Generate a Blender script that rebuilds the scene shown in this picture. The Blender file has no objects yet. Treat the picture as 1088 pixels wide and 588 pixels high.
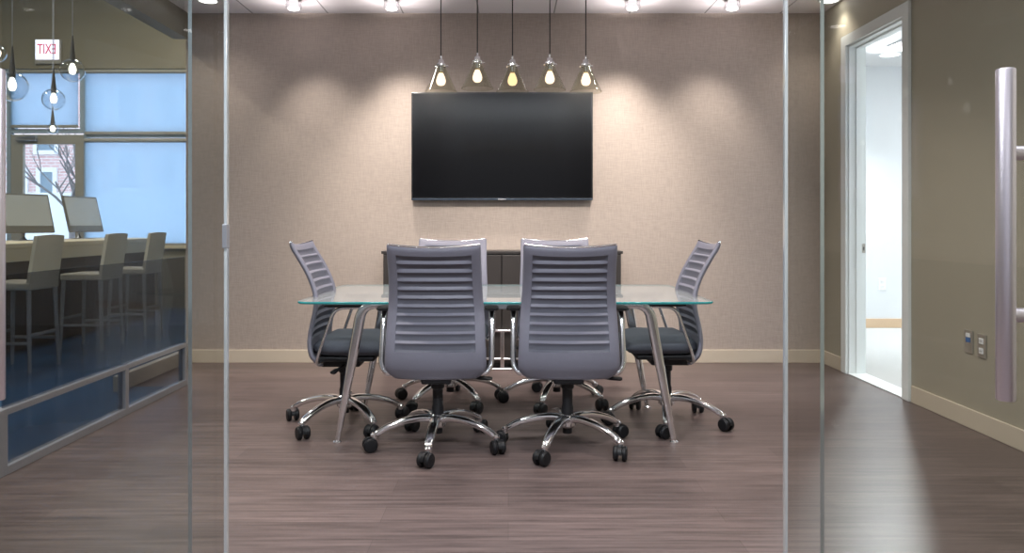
import bpy, bmesh, math, random
from mathutils import Vector, Matrix
random.seed(7)
PI = math.pi
scn = bpy.context.scene
COL = scn.collection

# ------------------------------------------------------------------ camera model
F, CX, CY, CH = 815.0, 540.0, 238.5, 1.12      # focal length (px), principal point, eye height
def at(px, py, d):
    return Vector(((px - CX) / F * d, d, CH - (py - CY) / F * d))

# ------------------------------------------------------------------ materials
def nodes_of(name):
    m = bpy.data.materials.new(name); m.use_nodes = True
    nt = m.node_tree; nt.nodes.clear()
    out = nt.nodes.new('ShaderNodeOutputMaterial')
    return m, nt, out
def N(nt, t, **kw):
    n = nt.nodes.new(t)
    for k, v in kw.items(): setattr(n, k, v)
    return n
def rgba(c): return (c[0], c[1], c[2], 1.0)

def solid(name, col, rough=0.5, metal=0.0, spec=0.5, var=0.06, nscale=40.0, bump=0.0, bscale=200.0, stretch=None, coat=0.0):
    m, nt, out = nodes_of(name)
    b = N(nt, 'ShaderNodeBsdfPrincipled')
    b.inputs['Roughness'].default_value = rough
    b.inputs['Metallic'].default_value = metal
    b.inputs['Specular IOR Level'].default_value = spec
    b.inputs['Coat Weight'].default_value = coat
    tc = N(nt, 'ShaderNodeTexCoord')
    src = tc.outputs['Object']
    if stretch:
        mp = N(nt, 'ShaderNodeMapping'); mp.inputs['Scale'].default_value = stretch
        nt.links.new(src, mp.inputs[0]); src = mp.outputs[0]
    nz = N(nt, 'ShaderNodeTexNoise'); nz.inputs['Scale'].default_value = nscale; nz.inputs['Detail'].default_value = 3
    nt.links.new(src, nz.inputs['Vector'])
    mr = N(nt, 'ShaderNodeMapRange'); mr.inputs['To Min'].default_value = 1 - var; mr.inputs['To Max'].default_value = 1 + var
    nt.links.new(nz.outputs['Fac'], mr.inputs['Value'])
    mx = N(nt, 'ShaderNodeVectorMath', operation='SCALE'); mx.inputs[0].default_value = col
    nt.links.new(mr.outputs[0], mx.inputs['Scale'])
    nt.links.new(mx.outputs[0], b.inputs['Base Color'])
    if bump:
        n2 = N(nt, 'ShaderNodeTexNoise'); n2.inputs['Scale'].default_value = bscale; n2.inputs['Detail'].default_value = 2
        nt.links.new(src, n2.inputs['Vector'])
        bp = N(nt, 'ShaderNodeBump'); bp.inputs['Strength'].default_value = bump; bp.inputs['Distance'].default_value = 0.002
        nt.links.new(n2.outputs['Fac'], bp.inputs['Height']); nt.links.new(bp.outputs[0], b.inputs['Normal'])
    nt.links.new(b.outputs[0], out.inputs[0])
    return m

def clear_glass(name, tint, ior=1.45, gain=1.0, rough=0.0, haze=0.0, haze_col=(0.85, 0.88, 0.9)):
    m, nt, out = nodes_of(name)
    tr = N(nt, 'ShaderNodeBsdfTransparent'); tr.inputs[0].default_value = rgba(tint)
    gl = N(nt, 'ShaderNodeBsdfGlossy'); gl.inputs['Roughness'].default_value = rough
    fr = N(nt, 'ShaderNodeFresnel'); fr.inputs[0].default_value = ior
    ge = N(nt, 'ShaderNodeNewGeometry')
    inv = N(nt, 'ShaderNodeMath', operation='SUBTRACT'); inv.inputs[0].default_value = gain
    gm = N(nt, 'ShaderNodeMath', operation='MULTIPLY'); gm.inputs[1].default_value = gain
    nt.links.new(ge.outputs['Backfacing'], gm.inputs[0]); nt.links.new(gm.outputs[0], inv.inputs[1])
    mu = N(nt, 'ShaderNodeMath', operation='MULTIPLY', use_clamp=True)
    nt.links.new(fr.outputs[0], mu.inputs[0]); nt.links.new(inv.outputs[0], mu.inputs[1])
    mix = N(nt, 'ShaderNodeMixShader')
    if haze:
        df = N(nt, 'ShaderNodeBsdfDiffuse'); df.inputs[0].default_value = rgba(haze_col)
        m2 = N(nt, 'ShaderNodeMixShader'); m2.inputs[0].default_value = haze
        nt.links.new(tr.outputs[0], m2.inputs[1]); nt.links.new(df.outputs[0], m2.inputs[2]); tr = m2
    nt.links.new(mu.outputs[0], mix.inputs[0]); nt.links.new(tr.outputs[0], mix.inputs[1]); nt.links.new(gl.outputs[0], mix.inputs[2])
    nt.links.new(mix.outputs[0], out.inputs[0])
    return m

def glow(name, col, strength):
    m, nt, out = nodes_of(name)
    e = N(nt, 'ShaderNodeEmission'); e.inputs[0].default_value = rgba(col); e.inputs[1].default_value = strength
    nt.links.new(e.outputs[0], out.inputs[0])
    return m

def plank_floor(name, c1, c2, w, h, rough):
    m, nt, out = nodes_of(name)
    b = N(nt, 'ShaderNodeBsdfPrincipled')
    tc = N(nt, 'ShaderNodeTexCoord')
    br = N(nt, 'ShaderNodeTexBrick'); br.offset = 0.37; br.offset_frequency = 2
    br.inputs['Color1'].default_value = rgba(c1); br.inputs['Color2'].default_value = rgba(c2)
    br.inputs['Mortar'].default_value = rgba([x * 0.75 for x in c1])
    br.inputs['Scale'].default_value = 1.0; br.inputs['Mortar Size'].default_value = 0.0012
    br.inputs['Brick Width'].default_value = w; br.inputs['Row Height'].default_value = h
    br.inputs['Mortar Smooth'].default_value = 0.2; br.inputs['Bias'].default_value = 0.0
    nt.links.new(tc.outputs['Object'], br.inputs['Vector'])
    mp = N(nt, 'ShaderNodeMapping'); mp.inputs['Scale'].default_value = (1.3, 26, 1)
    nt.links.new(tc.outputs['Object'], mp.inputs[0])
    n1 = N(nt, 'ShaderNodeTexNoise'); n1.inputs['Scale'].default_value = 1.6; n1.inputs['Detail'].default_value = 6; n1.inputs['Roughness'].default_value = 0.62
    nt.links.new(mp.outputs[0], n1.inputs['Vector'])
    mr = N(nt, 'ShaderNodeMapRange'); mr.inputs['From Min'].default_value = 0.25; mr.inputs['From Max'].default_value = 0.75
    mr.inputs['To Min'].default_value = 0.40; mr.inputs['To Max'].default_value = 1.6
    nt.links.new(n1.outputs['Fac'], mr.inputs['Value'])
    sc = N(nt, 'ShaderNodeVectorMath', operation='SCALE')
    nt.links.new(br.outputs['Color'], sc.inputs[0]); nt.links.new(mr.outputs[0], sc.inputs['Scale'])
    nt.links.new(sc.outputs[0], b.inputs['Base Color'])
    r2 = N(nt, 'ShaderNodeMapRange'); r2.inputs['To Min'].default_value = rough - 0.06; r2.inputs['To Max'].default_value = rough + 0.1
    nt.links.new(n1.outputs['Fac'], r2.inputs['Value']); nt.links.new(r2.outputs[0], b.inputs['Roughness'])
    bp = N(nt, 'ShaderNodeBump'); bp.inputs['Strength'].default_value = 0.12; bp.inputs['Distance'].default_value = 0.002
    nt.links.new(n1.outputs['Fac'], bp.inputs['Height']); nt.links.new(bp.outputs[0], b.inputs['Normal'])
    b.inputs['Specular IOR Level'].default_value = 0.4
    nt.links.new(b.outputs[0], out.inputs[0])
    return m

def weave_wall(name, col):
    m, nt, out = nodes_of(name)
    b = N(nt, 'ShaderNodeBsdfPrincipled'); b.inputs['Roughness'].default_value = 0.6; b.inputs['Specular IOR Level'].default_value = 0.35
    tc = N(nt, 'ShaderNodeTexCoord')
    facs = []
    for scv in ((14, 1, 160), (160, 1, 14)):
        mp = N(nt, 'ShaderNodeMapping'); mp.inputs['Scale'].default_value = scv
        nt.links.new(tc.outputs['Object'], mp.inputs[0])
        nz = N(nt, 'ShaderNodeTexNoise'); nz.inputs['Scale'].default_value = 1.0; nz.inputs['Detail'].default_value = 4
        nt.links.new(mp.outputs[0], nz.inputs['Vector']); facs.append(nz.outputs['Fac'])
    ad = N(nt, 'ShaderNodeMath', operation='ADD'); nt.links.new(facs[0], ad.inputs[0]); nt.links.new(facs[1], ad.inputs[1])
    mr = N(nt, 'ShaderNodeMapRange'); mr.inputs['From Min'].default_value = 0.6; mr.inputs['From Max'].default_value = 1.4
    mr.inputs['To Min'].default_value = 0.86; mr.inputs['To Max'].default_value = 1.14
    nt.links.new(ad.outputs[0], mr.inputs['Value'])
    sc = N(nt, 'ShaderNodeVectorMath', operation='SCALE'); sc.inputs[0].default_value = col
    nt.links.new(mr.outputs[0], sc.inputs['Scale']); nt.links.new(sc.outputs[0], b.inputs['Base Color'])
    bp = N(nt, 'ShaderNodeBump'); bp.inputs['Strength'].default_value = 0.25; bp.inputs['Distance'].default_value = 0.002
    nt.links.new(ad.outputs[0], bp.inputs['Height']); nt.links.new(bp.outputs[0], b.inputs['Normal'])
    nt.links.new(b.outputs[0], out.inputs[0])
    return m

def ceiling_tiles(name, col):
    m, nt, out = nodes_of(name)
    b = N(nt, 'ShaderNodeBsdfPrincipled'); b.inputs['Roughness'].default_value = 0.85
    tc = N(nt, 'ShaderNodeTexCoord')
    mp = N(nt, 'ShaderNodeMapping'); mp.inputs['Location'].default_value = (0.24, 0.3, 0)
    nt.links.new(tc.outputs['Object'], mp.inputs[0])
    br = N(nt, 'ShaderNodeTexBrick'); br.offset = 0.0
    br.inputs['Color1'].default_value = rgba(col); br.inputs['Color2'].default_value = rgba(col)
    br.inputs['Mortar'].default_value = rgba([c * 0.45 for c in col]); br.inputs['Scale'].default_value = 1.0
    br.inputs['Mortar Size'].default_value = 0.006; br.inputs['Brick Width'].default_value = 0.61; br.inputs['Row Height'].default_value = 1.22
    nt.links.new(mp.outputs[0], br.inputs['Vector']); nt.links.new(br.outputs['Color'], b.inputs['Base Color'])
    nt.links.new(b.outputs[0], out.inputs[0])
    return m

def brick_mat(name, c1, c2, mortar, w, h):
    m, nt, out = nodes_of(name)
    b = N(nt, 'ShaderNodeBsdfPrincipled'); b.inputs['Roughness'].default_value = 0.9
    tc = N(nt, 'ShaderNodeTexCoord'); mp = N(nt, 'ShaderNodeMapping'); mp.inputs['Rotation'].default_value = (PI / 2, 0, 0)
    nt.links.new(tc.outputs['Object'], mp.inputs[0])
    br = N(nt, 'ShaderNodeTexBrick')
    br.inputs['Color1'].default_value = rgba(c1); br.inputs['Color2'].default_value = rgba(c2); br.inputs['Mortar'].default_value = rgba(mortar)
    br.inputs['Scale'].default_value = 1.0; br.inputs['Brick Width'].default_value = w; br.inputs['Row Height'].default_value = h; br.inputs['Mortar Size'].default_value = 0.012
    nt.links.new(mp.outputs[0], br.inputs['Vector']); nt.links.new(br.outputs['Color'], b.inputs['Base Color'])
    nt.links.new(b.outputs[0], out.inputs[0])
    return m

def shade_cloth(name, col, see):
    m, nt, out = nodes_of(name)
    tl = N(nt, 'ShaderNodeBsdfTranslucent'); tl.inputs[0].default_value = rgba(col)
    tr = N(nt, 'ShaderNodeBsdfTransparent'); tr.inputs[0].default_value = rgba((0.75, 0.88, 1.0))
    tc = N(nt, 'ShaderNodeTexCoord'); wv = N(nt, 'ShaderNodeTexWave', bands_direction='Z'); wv.inputs['Scale'].default_value = 12; wv.inputs['Distortion'].default_value = 0.5
    nt.links.new(tc.outputs['Object'], wv.inputs['Vector'])
    mr = N(nt, 'ShaderNodeMapRange'); mr.inputs['To Min'].default_value = see - 0.03; mr.inputs['To Max'].default_value = see + 0.03
    nt.links.new(wv.outputs['Fac'], mr.inputs['Value'])
    mix = N(nt, 'ShaderNodeMixShader'); nt.links.new(mr.outputs[0], mix.inputs[0])
    nt.links.new(tl.outputs[0], mix.inputs[1]); nt.links.new(tr.outputs[0], mix.inputs[2])
    nt.links.new(mix.outputs[0], out.inputs[0])
    return m

M = {}
M['wood'] = plank_floor('wood plank floor', (0.108, 0.080, 0.075), (0.140, 0.104, 0.097), 1.3, 0.16, 0.34)
M['carpet'] = solid('dark blue carpet tile', (0.055, 0.15, 0.30), 0.16, spec=1.0, var=0.08, nscale=3)
M['office_carpet'] = solid('pale grey carpet', (0.52, 0.52, 0.52), 0.9, var=0.12, nscale=90, bump=0.3)
M['weave'] = weave_wall('taupe woven wallcovering', (0.43, 0.365, 0.32))
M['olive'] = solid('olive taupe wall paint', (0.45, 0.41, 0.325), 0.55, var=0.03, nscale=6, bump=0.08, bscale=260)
M['olive_low'] = solid('olive taupe with painted lower shade', (0.40, 0.365, 0.287), 0.42, var=0.03, nscale=6, bump=0.08, bscale=260)  # darker lower band: edge of the light put into the wall colour
M['brownwall'] = solid('brown bulkhead paint', (0.24, 0.21, 0.15), 0.7, var=0.05, nscale=3)
M['white_paint'] = solid('white satin paint', (0.90, 0.94, 0.95), 0.35, var=0.01)
M['office_wall'] = solid('pale grey wall paint', (0.72, 0.74, 0.77), 0.7, var=0.01, nscale=8)
M['ceil'] = ceiling_tiles('ceiling panels', (0.90, 0.86, 0.88))
M['plain_ceil'] = solid('plain white ceiling', (0.72, 0.72, 0.73), 0.9, var=0.02)
M['beige'] = solid('beige baseboard', (0.62, 0.54, 0.43), 0.45, var=0.03, nscale=10)
M['tan'] = solid('tan baseboard', (0.62, 0.45, 0.30), 0.5, var=0.03)
M['chrome'] = solid('polished chrome', (0.92, 0.92, 0.94), 0.13, 1.0, var=0.02)
M['steel'] = solid('brushed stainless steel', (0.84, 0.78, 0.84), 0.38, 1.0, var=0.05, nscale=30, stretch=(1, 1, 60))
M['alu'] = solid('satin aluminium', (0.45, 0.46, 0.50), 0.38, 0.7, var=0.04)
M['black'] = solid('black plastic', (0.010, 0.010, 0.012), 0.45, spec=0.35, var=0.1)
M['rubber'] = solid('black caster rubber', (0.011, 0.011, 0.013), 0.45, spec=0.3, var=0.1)
M['seat'] = solid('charcoal seat fabric', (0.088, 0.096, 0.120), 0.85, var=0.16, nscale=120, bump=0.3, bscale=500)
M['grey'] = solid('lavender grey moulded shell', (0.205, 0.205, 0.255), 0.48, var=0.05, nscale=60, bump=0.06, bscale=500)
M['rib_shade'] = solid('lavender grey weave with painted shade', (0.118, 0.123, 0.155), 0.6, var=0.08, nscale=160, bump=0.15, bscale=600)  # darker than the shell, paints shade into the rib hollows
M['cab'] = solid('dark brown wood veneer', (0.034, 0.030, 0.029), 0.4, var=0.2, nscale=3, stretch=(30, 30, 1.5))
M['cab_panel'] = solid('dark brown door veneer', (0.042, 0.037, 0.035), 0.38, var=0.2, nscale=3, stretch=(30, 30, 1.5))
M['tv_case'] = solid('gloss black casing', (0.012, 0.012, 0.014), 0.2, var=0.05)
M['tv_screen'] = solid('dark television glass', (0.003, 0.003, 0.004), 0.17, spec=0.27, var=0.02)
M['tv_trim'] = solid('blue grey bottom trim', (0.05, 0.07, 0.10), 0.25, 0.4)
M['silver'] = solid('silver lettering', (0.6, 0.6, 0.62), 0.4, 0.3)
M['cord'] = solid('black fabric cord', (0.012, 0.011, 0.012), 0.7)
M['glass'] = clear_glass('clear glass', (0.86, 0.865, 0.85), 1.45, 1.0)
M['leaf'] = clear_glass('clear door glass', (0.97, 0.98, 0.975), 1.33, 0.5)
M['part_glass'] = clear_glass('clear partition glass', (0.93, 0.95, 0.96), 1.25, 0.6)
M['dim_glass'] = clear_glass('partition glass with painted dimming', (0.56, 0.58, 0.62), 1.25, 0.6)  # grey tint imitates the reflection ending partway up the glass
M['low_glass'] = clear_glass('dark tinted lower glass', (0.62, 0.63, 0.66), 1.3, 0.6)
M['edge'] = solid('polished glass edge', (0.80, 0.85, 0.86), 0.12, 0.62, spec=1.0, var=0.02)
M['leaf_edge'] = solid('thin door glass edge', (0.55, 0.62, 0.62), 0.10, 0.85, spec=1.0, var=0.02)
M['table_glass'] = clear_glass('table glass', (0.88, 0.94, 0.93), 1.5, 1.0, haze=0.27)
M['table_edge'] = solid('teal table glass edge', (0.03, 0.30, 0.31), 0.08, 0.0, spec=1.0)
M['smoke'] = clear_glass('smoked lamp glass', (0.92, 0.92, 0.88), 1.5, 0.9)
M['globe'] = clear_glass('clear globe glass', (0.92, 0.94, 0.96), 1.5, 4.0)
M['drop'] = clear_glass('clear trim glass', (0.93, 0.93, 0.94), 1.5, 1.2)
M['lit_cone'] = glow('lit lamp cone', (1.0, 0.95, 0.94), 1.1)
M['bulb'] = glow('warm filament', (1.0, 0.80, 0.55), 7.0)
M['bulb_glass'] = glow('lit warm bulb', (1.0, 0.80, 0.58), 2.0)
M['bulb_orange'] = glow('lit orange bulb', (1.0, 0.70, 0.38), 1.6)
M['lamp'] = glow('lit downlight lens', (1.0, 0.95, 0.92), 9.0)
M['lamp_cool'] = glow('lit cool downlight lens', (0.95, 0.97, 1.0), 7.0)
M['bulb_brass'] = solid('brass bulb base', (0.55, 0.42, 0.22), 0.3, 0.9)
M['cool_bulb'] = glow('lit globe filament', (1.0, 0.9, 0.75), 5.0)
M['exit_face'] = glow('lit exit sign face', (0.82, 0.80, 1.0), 2.4)
M['exit_red'] = glow('lit exit letters', (0.95, 0.10, 0.20), 1.1)
M['cream'] = solid('cream laminate', (0.62, 0.53, 0.38), 0.5, var=0.03)
M['counter_wood'] = solid('brown counter wood', (0.13, 0.085, 0.055), 0.45, var=0.25, nscale=4, stretch=(2, 2, 30))
M['cream_seat'] = solid('cream stool leather', (0.66, 0.58, 0.44), 0.5, var=0.04)
M['stool_leg'] = solid('pale stool legs', (0.42, 0.40, 0.38), 0.4, 0.2)
M['mon'] = solid('grey monitor bezel', (0.20, 0.19, 0.18), 0.35, 0.2)
M['mon_screen'] = solid('blank grey screen', (0.50, 0.52, 0.54), 0.12)
M['frame_tan'] = solid('tan window frame', (0.33, 0.31, 0.27), 0.5)
M['frame_blue'] = solid('blue grey window frame', (0.30, 0.37, 0.43), 0.5)
M['pane'] = clear_glass('window pane', (0.92, 0.96, 1.0), 1.3, 0.6)
M['shade'] = shade_cloth('pale blue roller cloth', (0.66, 0.76, 0.84), 0.32)
M['brick'] = brick_mat('pink brick', (0.62, 0.36, 0.34), (0.70, 0.44, 0.42), (0.75, 0.66, 0.64), 0.22, 0.075)
M['stone'] = solid('white stone trim', (0.8, 0.8, 0.82), 0.8)
M['far_glass'] = solid('blue grey window glazing', (0.22, 0.28, 0.34), 0.15)
M['snow'] = solid('pale paved ground', (0.70, 0.74, 0.80), 0.9, var=0.1, nscale=2)
M['bark'] = solid('grey bark', (0.22, 0.20, 0.20), 0.9, var=0.2, nscale=20)
M['plate'] = solid('white wall plate', (0.85, 0.86, 0.87), 0.35)
M['plate_metal'] = solid('metal wall plate', (0.50, 0.47, 0.42), 0.35, 0.7)
M['jack'] = solid('blue data jack', (0.06, 0.16, 0.40), 0.4)
M['slot'] = solid('dark socket slots', (0.05, 0.05, 0.05), 0.6)
M['vent'] = solid('grey ceiling grille', (0.42, 0.43, 0.45), 0.5)
M['rail_dark'] = solid('dark bronze bar', (0.10, 0.095, 0.09), 0.5)

# ------------------------------------------------------------------ mesh helpers
FLAT = []            # bevelled boxes keep flat faces
def bm_new(): return bmesh.new()
def box(bm, x0, x1, y0, y1, z0, z1, mi=0):
    vs = [bm.verts.new((x, y, z)) for z in (z0, z1) for y in (y0, y1) for x in (x0, x1)]
    for f in ((0, 2, 3, 1), (4, 5, 7, 6), (0, 1, 5, 4), (2, 6, 7, 3), (0, 4, 6, 2), (1, 3, 7, 5)):
        bm.faces.new([vs[i] for i in f]).material_index = mi
    return vs
def bevel(bm, off, seg=2):
    bmesh.ops.bevel(bm, geom=list(bm.edges), offset=off, segments=seg, profile=0.5, affect='EDGES', clamp_overlap=True)
    return bm
def boxb(x0, x1, y0, y1, z0, z1, off=0.004, seg=2):
    bm = bm_new(); box(bm, x0, x1, y0, y1, z0, z1)
    if off: bevel(bm, off, seg)
    FLAT.append(bm)
    return bm
def lathe(bm, prof, seg=32, c=(0, 0, 0), axis='Z', close=False, mi=0):
    rings = []
    for r, h in prof:
        ring = []
        for i in range(seg):
            a = 2 * PI * i / seg
            p = (r * math.cos(a), r * math.sin(a), h)
            if axis == 'Y': p = (p[0], p[2], p[1])
            if axis == 'X': p = (p[2], p[0], p[1])
            ring.append(bm.verts.new((p[0] + c[0], p[1] + c[1], p[2] + c[2])))
        rings.append(ring)
    idx = list(range(len(rings) - 1))
    for k in idx:
        for i in range(seg):
            j = (i + 1) % seg
            bm.faces.new((rings[k][i], rings[k][j], rings[k + 1][j], rings[k + 1][i])).material_index = mi
    if close:
        for i in range(seg):
            j = (i + 1) % seg
            bm.faces.new((rings[-1][i], rings[-1][j], rings[0][j], rings[0][i])).material_index = mi
    else:
        if prof[0][0] > 1e-5: bm.faces.new(list(reversed(rings[0]))).material_index = mi
        if prof[-1][0] > 1e-5: bm.faces.new(rings[-1]).material_index = mi
    bmesh.ops.remove_doubles(bm, verts=bm.verts[:], dist=1e-6)
    bmesh.ops.recalc_face_normals(bm, faces=bm.faces[:])
    return bm
def sweep(bm, pts, sec, seg=14, up=Vector((0, 0, 1)), power=2.0):
    """sweep a superellipse (half width, half height) along pts; sec = list of pairs or one pair"""
    pts = [Vector(p) for p in pts]
    n = len(pts); rings = []
    for i, p in enumerate(pts):
        t = (pts[min(i + 1, n - 1)] - pts[max(i - 1, 0)]).normalized()
        side = t.cross(up)
        if side.length < 1e-4: side = t.cross(Vector((0, 1, 0)))
        side.normalize(); nor = side.cross(t).normalized()
        w, h = sec[i] if isinstance(sec, list) else sec
        ring = []
        for k in range(seg):
            a = 2 * PI * k / seg
            ca, sa = math.cos(a), math.sin(a)
            ca = math.copysign(abs(ca) ** (2 / power), ca); sa = math.copysign(abs(sa) ** (2 / power), sa)
            ring.append(bm.verts.new(p + side * w * ca + nor * h * sa))
        rings.append(ring)
    for k in range(n - 1):
        for i in range(seg):
            j = (i + 1) % seg
            bm.faces.new((rings[k][i], rings[k][j], rings[k + 1][j], rings[k + 1][i]))
    bm.faces.new(list(reversed(rings[0]))); bm.faces.new(rings[-1])
    bmesh.ops.recalc_face_normals(bm, faces=bm.faces[:])
    return bm
def spline(ctrl, n=24):
    P = [Vector(p) for p in ctrl]; P = [P[0] * 2 - P[1]] + P + [P[-1] * 2 - P[-2]]
    out = []; segs = len(P) - 3
    for s in range(segs):
        a, b, c, d = P[s:s + 4]
        m = max(2, n // segs)
        for k in range(m):
            t = k / m
            out.append(0.5 * ((2 * b) + (c - a) * t + (2 * a - 5 * b + 4 * c - d) * t * t + (3 * b - a - 3 * c + d) * t ** 3))
    out.append(P[-2]); return out
def fillet(ctrl, r, n=6):
    P = [Vector(p) for p in ctrl]; out = [P[0]]
    for i in range(1, len(P) - 1):
        a, b, c = P[i - 1], P[i], P[i + 1]
        d1 = (a - b).normalized(); d2 = (c - b).normalized()
        rr = min(r, (a - b).length * .48, (c - b).length * .48)
        s, e = b + d1 * rr, b + d2 * rr
        for k in range(n + 1):
            t = k / n
            out.append(s * (1 - t) ** 2 + b * 2 * t * (1 - t) + e * t * t)
    out.append(P[-1]); return out
def slab(bm, us, vs, outer, inner, keep=None, mat=None):
    """thick curved sheet: outer(u,v) and inner(u,v) surfaces joined at every open border"""
    A = [[bm.verts.new(outer(u, v)) for u in us] for v in vs]
    B = [[bm.verts.new(inner(u, v)) for u in us] for v in vs]
    cells = {(i, j) for j in range(len(vs) - 1) for i in range(len(us) - 1) if keep is None or keep((us[i] + us[i + 1]) / 2, (vs[j] + vs[j + 1]) / 2)}
    for i, j in cells:
        mi = mat((us[i] + us[i + 1]) / 2, (vs[j] + vs[j + 1]) / 2) if mat else 0
        bm.faces.new((A[j][i], A[j][i + 1], A[j + 1][i + 1], A[j + 1][i])).material_index = mi
        bm.faces.new((B[j][i], B[j + 1][i], B[j + 1][i + 1], B[j][i + 1])).material_index = mi
        for di, dj, e in ((-1, 0, ((j + 1, i), (j, i))), (1, 0, ((j, i + 1), (j + 1, i + 1))), (0, -1, ((j, i), (j, i + 1))), (0, 1, ((j + 1, i + 1), (j + 1, i)))):
            if (i + di, j + dj) not in cells:
                (a, b), (c, d) = e
                bm.faces.new((A[a][b], B[a][b], B[c][d], A[c][d]))
    bmesh.ops.delete(bm, geom=[v for v in bm.verts if not v.link_faces], context='VERTS')
    bmesh.ops.recalc_face_normals(bm, faces=bm.faces[:])
    return bm

def obj(name, bm, mats, parent=None, loc=None, rot=None, smooth=35, kind=None):
    if any(b is bm for b in FLAT): smooth = 0; FLAT.clear()
    me = bpy.data.meshes.new(name); bm.to_mesh(me); bm.free()
    for m in (mats if isinstance(mats, (list, tuple)) else [mats]): me.materials.append(M[m])
    if smooth:
        me.shade_smooth(); me.set_sharp_from_angle(angle=math.radians(smooth))
    o = bpy.data.objects.new(name, me); COL.objects.link(o)
    if parent: o.parent = parent
    if loc is not None: o.location = loc
    if rot is not None: o.rotation_euler = rot
    if kind: o['kind'] = kind
    return o
def tag(o, label, cat, group=None, kind=None):
    o['label'] = label; o['category'] = cat
    if group: o['group'] = group
    if kind: o['kind'] = kind
    return o
def thing(name, label, cat, loc=(0, 0, 0), rotz=0, group=None, kind=None):
    o = bpy.data.objects.new(name, None); COL.objects.link(o)
    o.empty_display_size = 0.1
    o.location = loc; o.rotation_euler = (0, 0, rotz)
    return tag(o, label, cat, group, kind)
def dup(root, label, loc=None, rotz=None):
    def cp(o, parent):
        c = o.copy(); COL.objects.link(c); c.parent = parent
        for ch in list(o.children): cp(ch, c)
        return c
    r = cp(root, None); r['label'] = label
    if loc is not None: r.location = loc
    if rotz is not None: r.rotation_euler = (0, 0, rotz)
    return r
def struct(name, bm, mats, label, cat, smooth=0):
    return tag(obj(name, bm, mats, smooth=smooth), label, cat, kind='structure')

# ------------------------------------------------------------------ the shell
XL, XR, YB, YF, ZC = -2.59, 2.545, 6.21, 2.25, 2.83     # left, right, back, glass front, ceiling
XP = -2.26                                              # left glass partition
LW, LY, LZ = -9.0, 10.2, 4.4                            # lobby: far left, window wall, ceiling
bm = bm_new(); box(bm, LW, XR, -4.0, YF, -0.1, 0); box(bm, XP, XR, YF, YB, -0.1, 0); box(bm, XL, XP, 5.29, YB, -0.1, 0)
struct('floor', bm, 'wood', 'grey brown wood plank floor running through the meeting room', 'floor')
bm = bm_new(); box(bm, LW, XP, YF, 5.29, -0.1, 0); box(bm, LW, XL, 5.29, YB, -0.1, 0); box(bm, LW, XL + 0.02, YB, LY, -0.1, 0)
struct('floor_lobby', bm, 'carpet', 'dark blue floor of the reflected lobby, built behind the left glass partition', 'floor')
bm = bm_new(); box(bm, XL, XR, YF - 0.05, YB, ZC, ZC + 0.1)
struct('ceiling', bm, 'ceil', 'pale panelled ceiling above the meeting room', 'ceiling')
bm = bm_new(); box(bm, XL - 0.02, XR + 0.15, YB, YB + 0.15, 0, LZ)
struct('wall_back', bm, 'weave', 'taupe woven back wall behind the television', 'wall')
bm = bm_new(); box(bm, XL - 0.12, XL, YF, YB, 2.62, LZ)
struct('wall_left', bm, 'brownwall', 'brown wall header above the left glass partition', 'wall')
bm = bm_new(); box(bm, XP - 0.1, XP, YF, 3.37, 0, LZ)
struct('wall_left_front', bm, 'olive', 'taupe wall piece at the near end of the left partition', 'wall')
# right wall with the office doorway (clear opening y 4.92..5.74, head 2.46)
DY0, DY1, DZ = 4.915, 5.745, 2.46
TH = 0.125
bm = bm_new()
box(bm, XR, XR + TH, -4.0, DY0, 0.905, ZC + 0.1); box(bm, XR, XR + TH, DY1, YB, 0.905, ZC + 0.1); box(bm, XR, XR + TH, DY0, DY1, DZ, ZC + 0.1)
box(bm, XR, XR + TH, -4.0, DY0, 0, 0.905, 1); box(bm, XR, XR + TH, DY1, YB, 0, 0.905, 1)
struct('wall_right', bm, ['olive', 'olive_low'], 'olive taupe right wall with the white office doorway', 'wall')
# vestibule behind the camera and shell of the reflected lobby
bm = bm_new(); box(bm, XL - 0.12, XR + TH, -4.0, YF - 0.05, ZC, ZC + 0.1)
struct('ceiling_entry', bm, 'plain_ceil', 'plain white ceiling in front of the glass doors', 'ceiling')
bm = bm_new(); box(bm, LW, XR + TH, -4.15, -4.0, 0, LZ)
struct('wall_entry', bm, 'office_wall', 'pale wall facing the glass front', 'wall')
bm = bm_new(); box(bm, LW, XL + 0.12, -4.0, LY + 0.2, LZ, LZ + 0.1)
struct('ceiling_lobby', bm, 'plain_ceil', 'white ceiling high over the lobby', 'ceiling')
bm = bm_new(); box(bm, LW - 0.15, LW, -4.0, LY + 0.2, 0, LZ)
struct('wall_lobby_left', bm, 'brownwall', 'brown far left wall of the lobby', 'wall')
bm = bm_new(); box(bm, XL + 0.01, XL + 0.11, YB + 0.15, LY + 0.2, 0, LZ)
struct('wall_lobby_right', bm, 'brownwall', 'brown wall of the reflected lobby, built behind the meeting room', 'wall')

# baseboards
BH = 0.105
bm = boxb(XL, XR - 0.012, YB - 0.014, YB, 0, BH, 0.003); struct('baseboard_back', bm, 'beige', 'beige baseboard along the back wall', 'baseboard')
bm = boxb(XR - 0.014, XR, 5.835, YB - 0.014, 0, BH, 0.003); struct('baseboard_right', bm, 'beige', 'short beige baseboard between office doorway and back wall', 'baseboard')
bm = boxb(XR - 0.014, XR, -3.9, 4.822, 0, BH, 0.003); struct('baseboard_right_front', bm, 'beige', 'long beige baseboard under the wall sockets', 'baseboard')
bm = boxb(XL - 0.05, XL, 5.12, YB - 0.014, 0, BH, 0.003); struct('baseboard_left', bm, 'beige', 'beige baseboard seen behind the left partition frame', 'baseboard')

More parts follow.
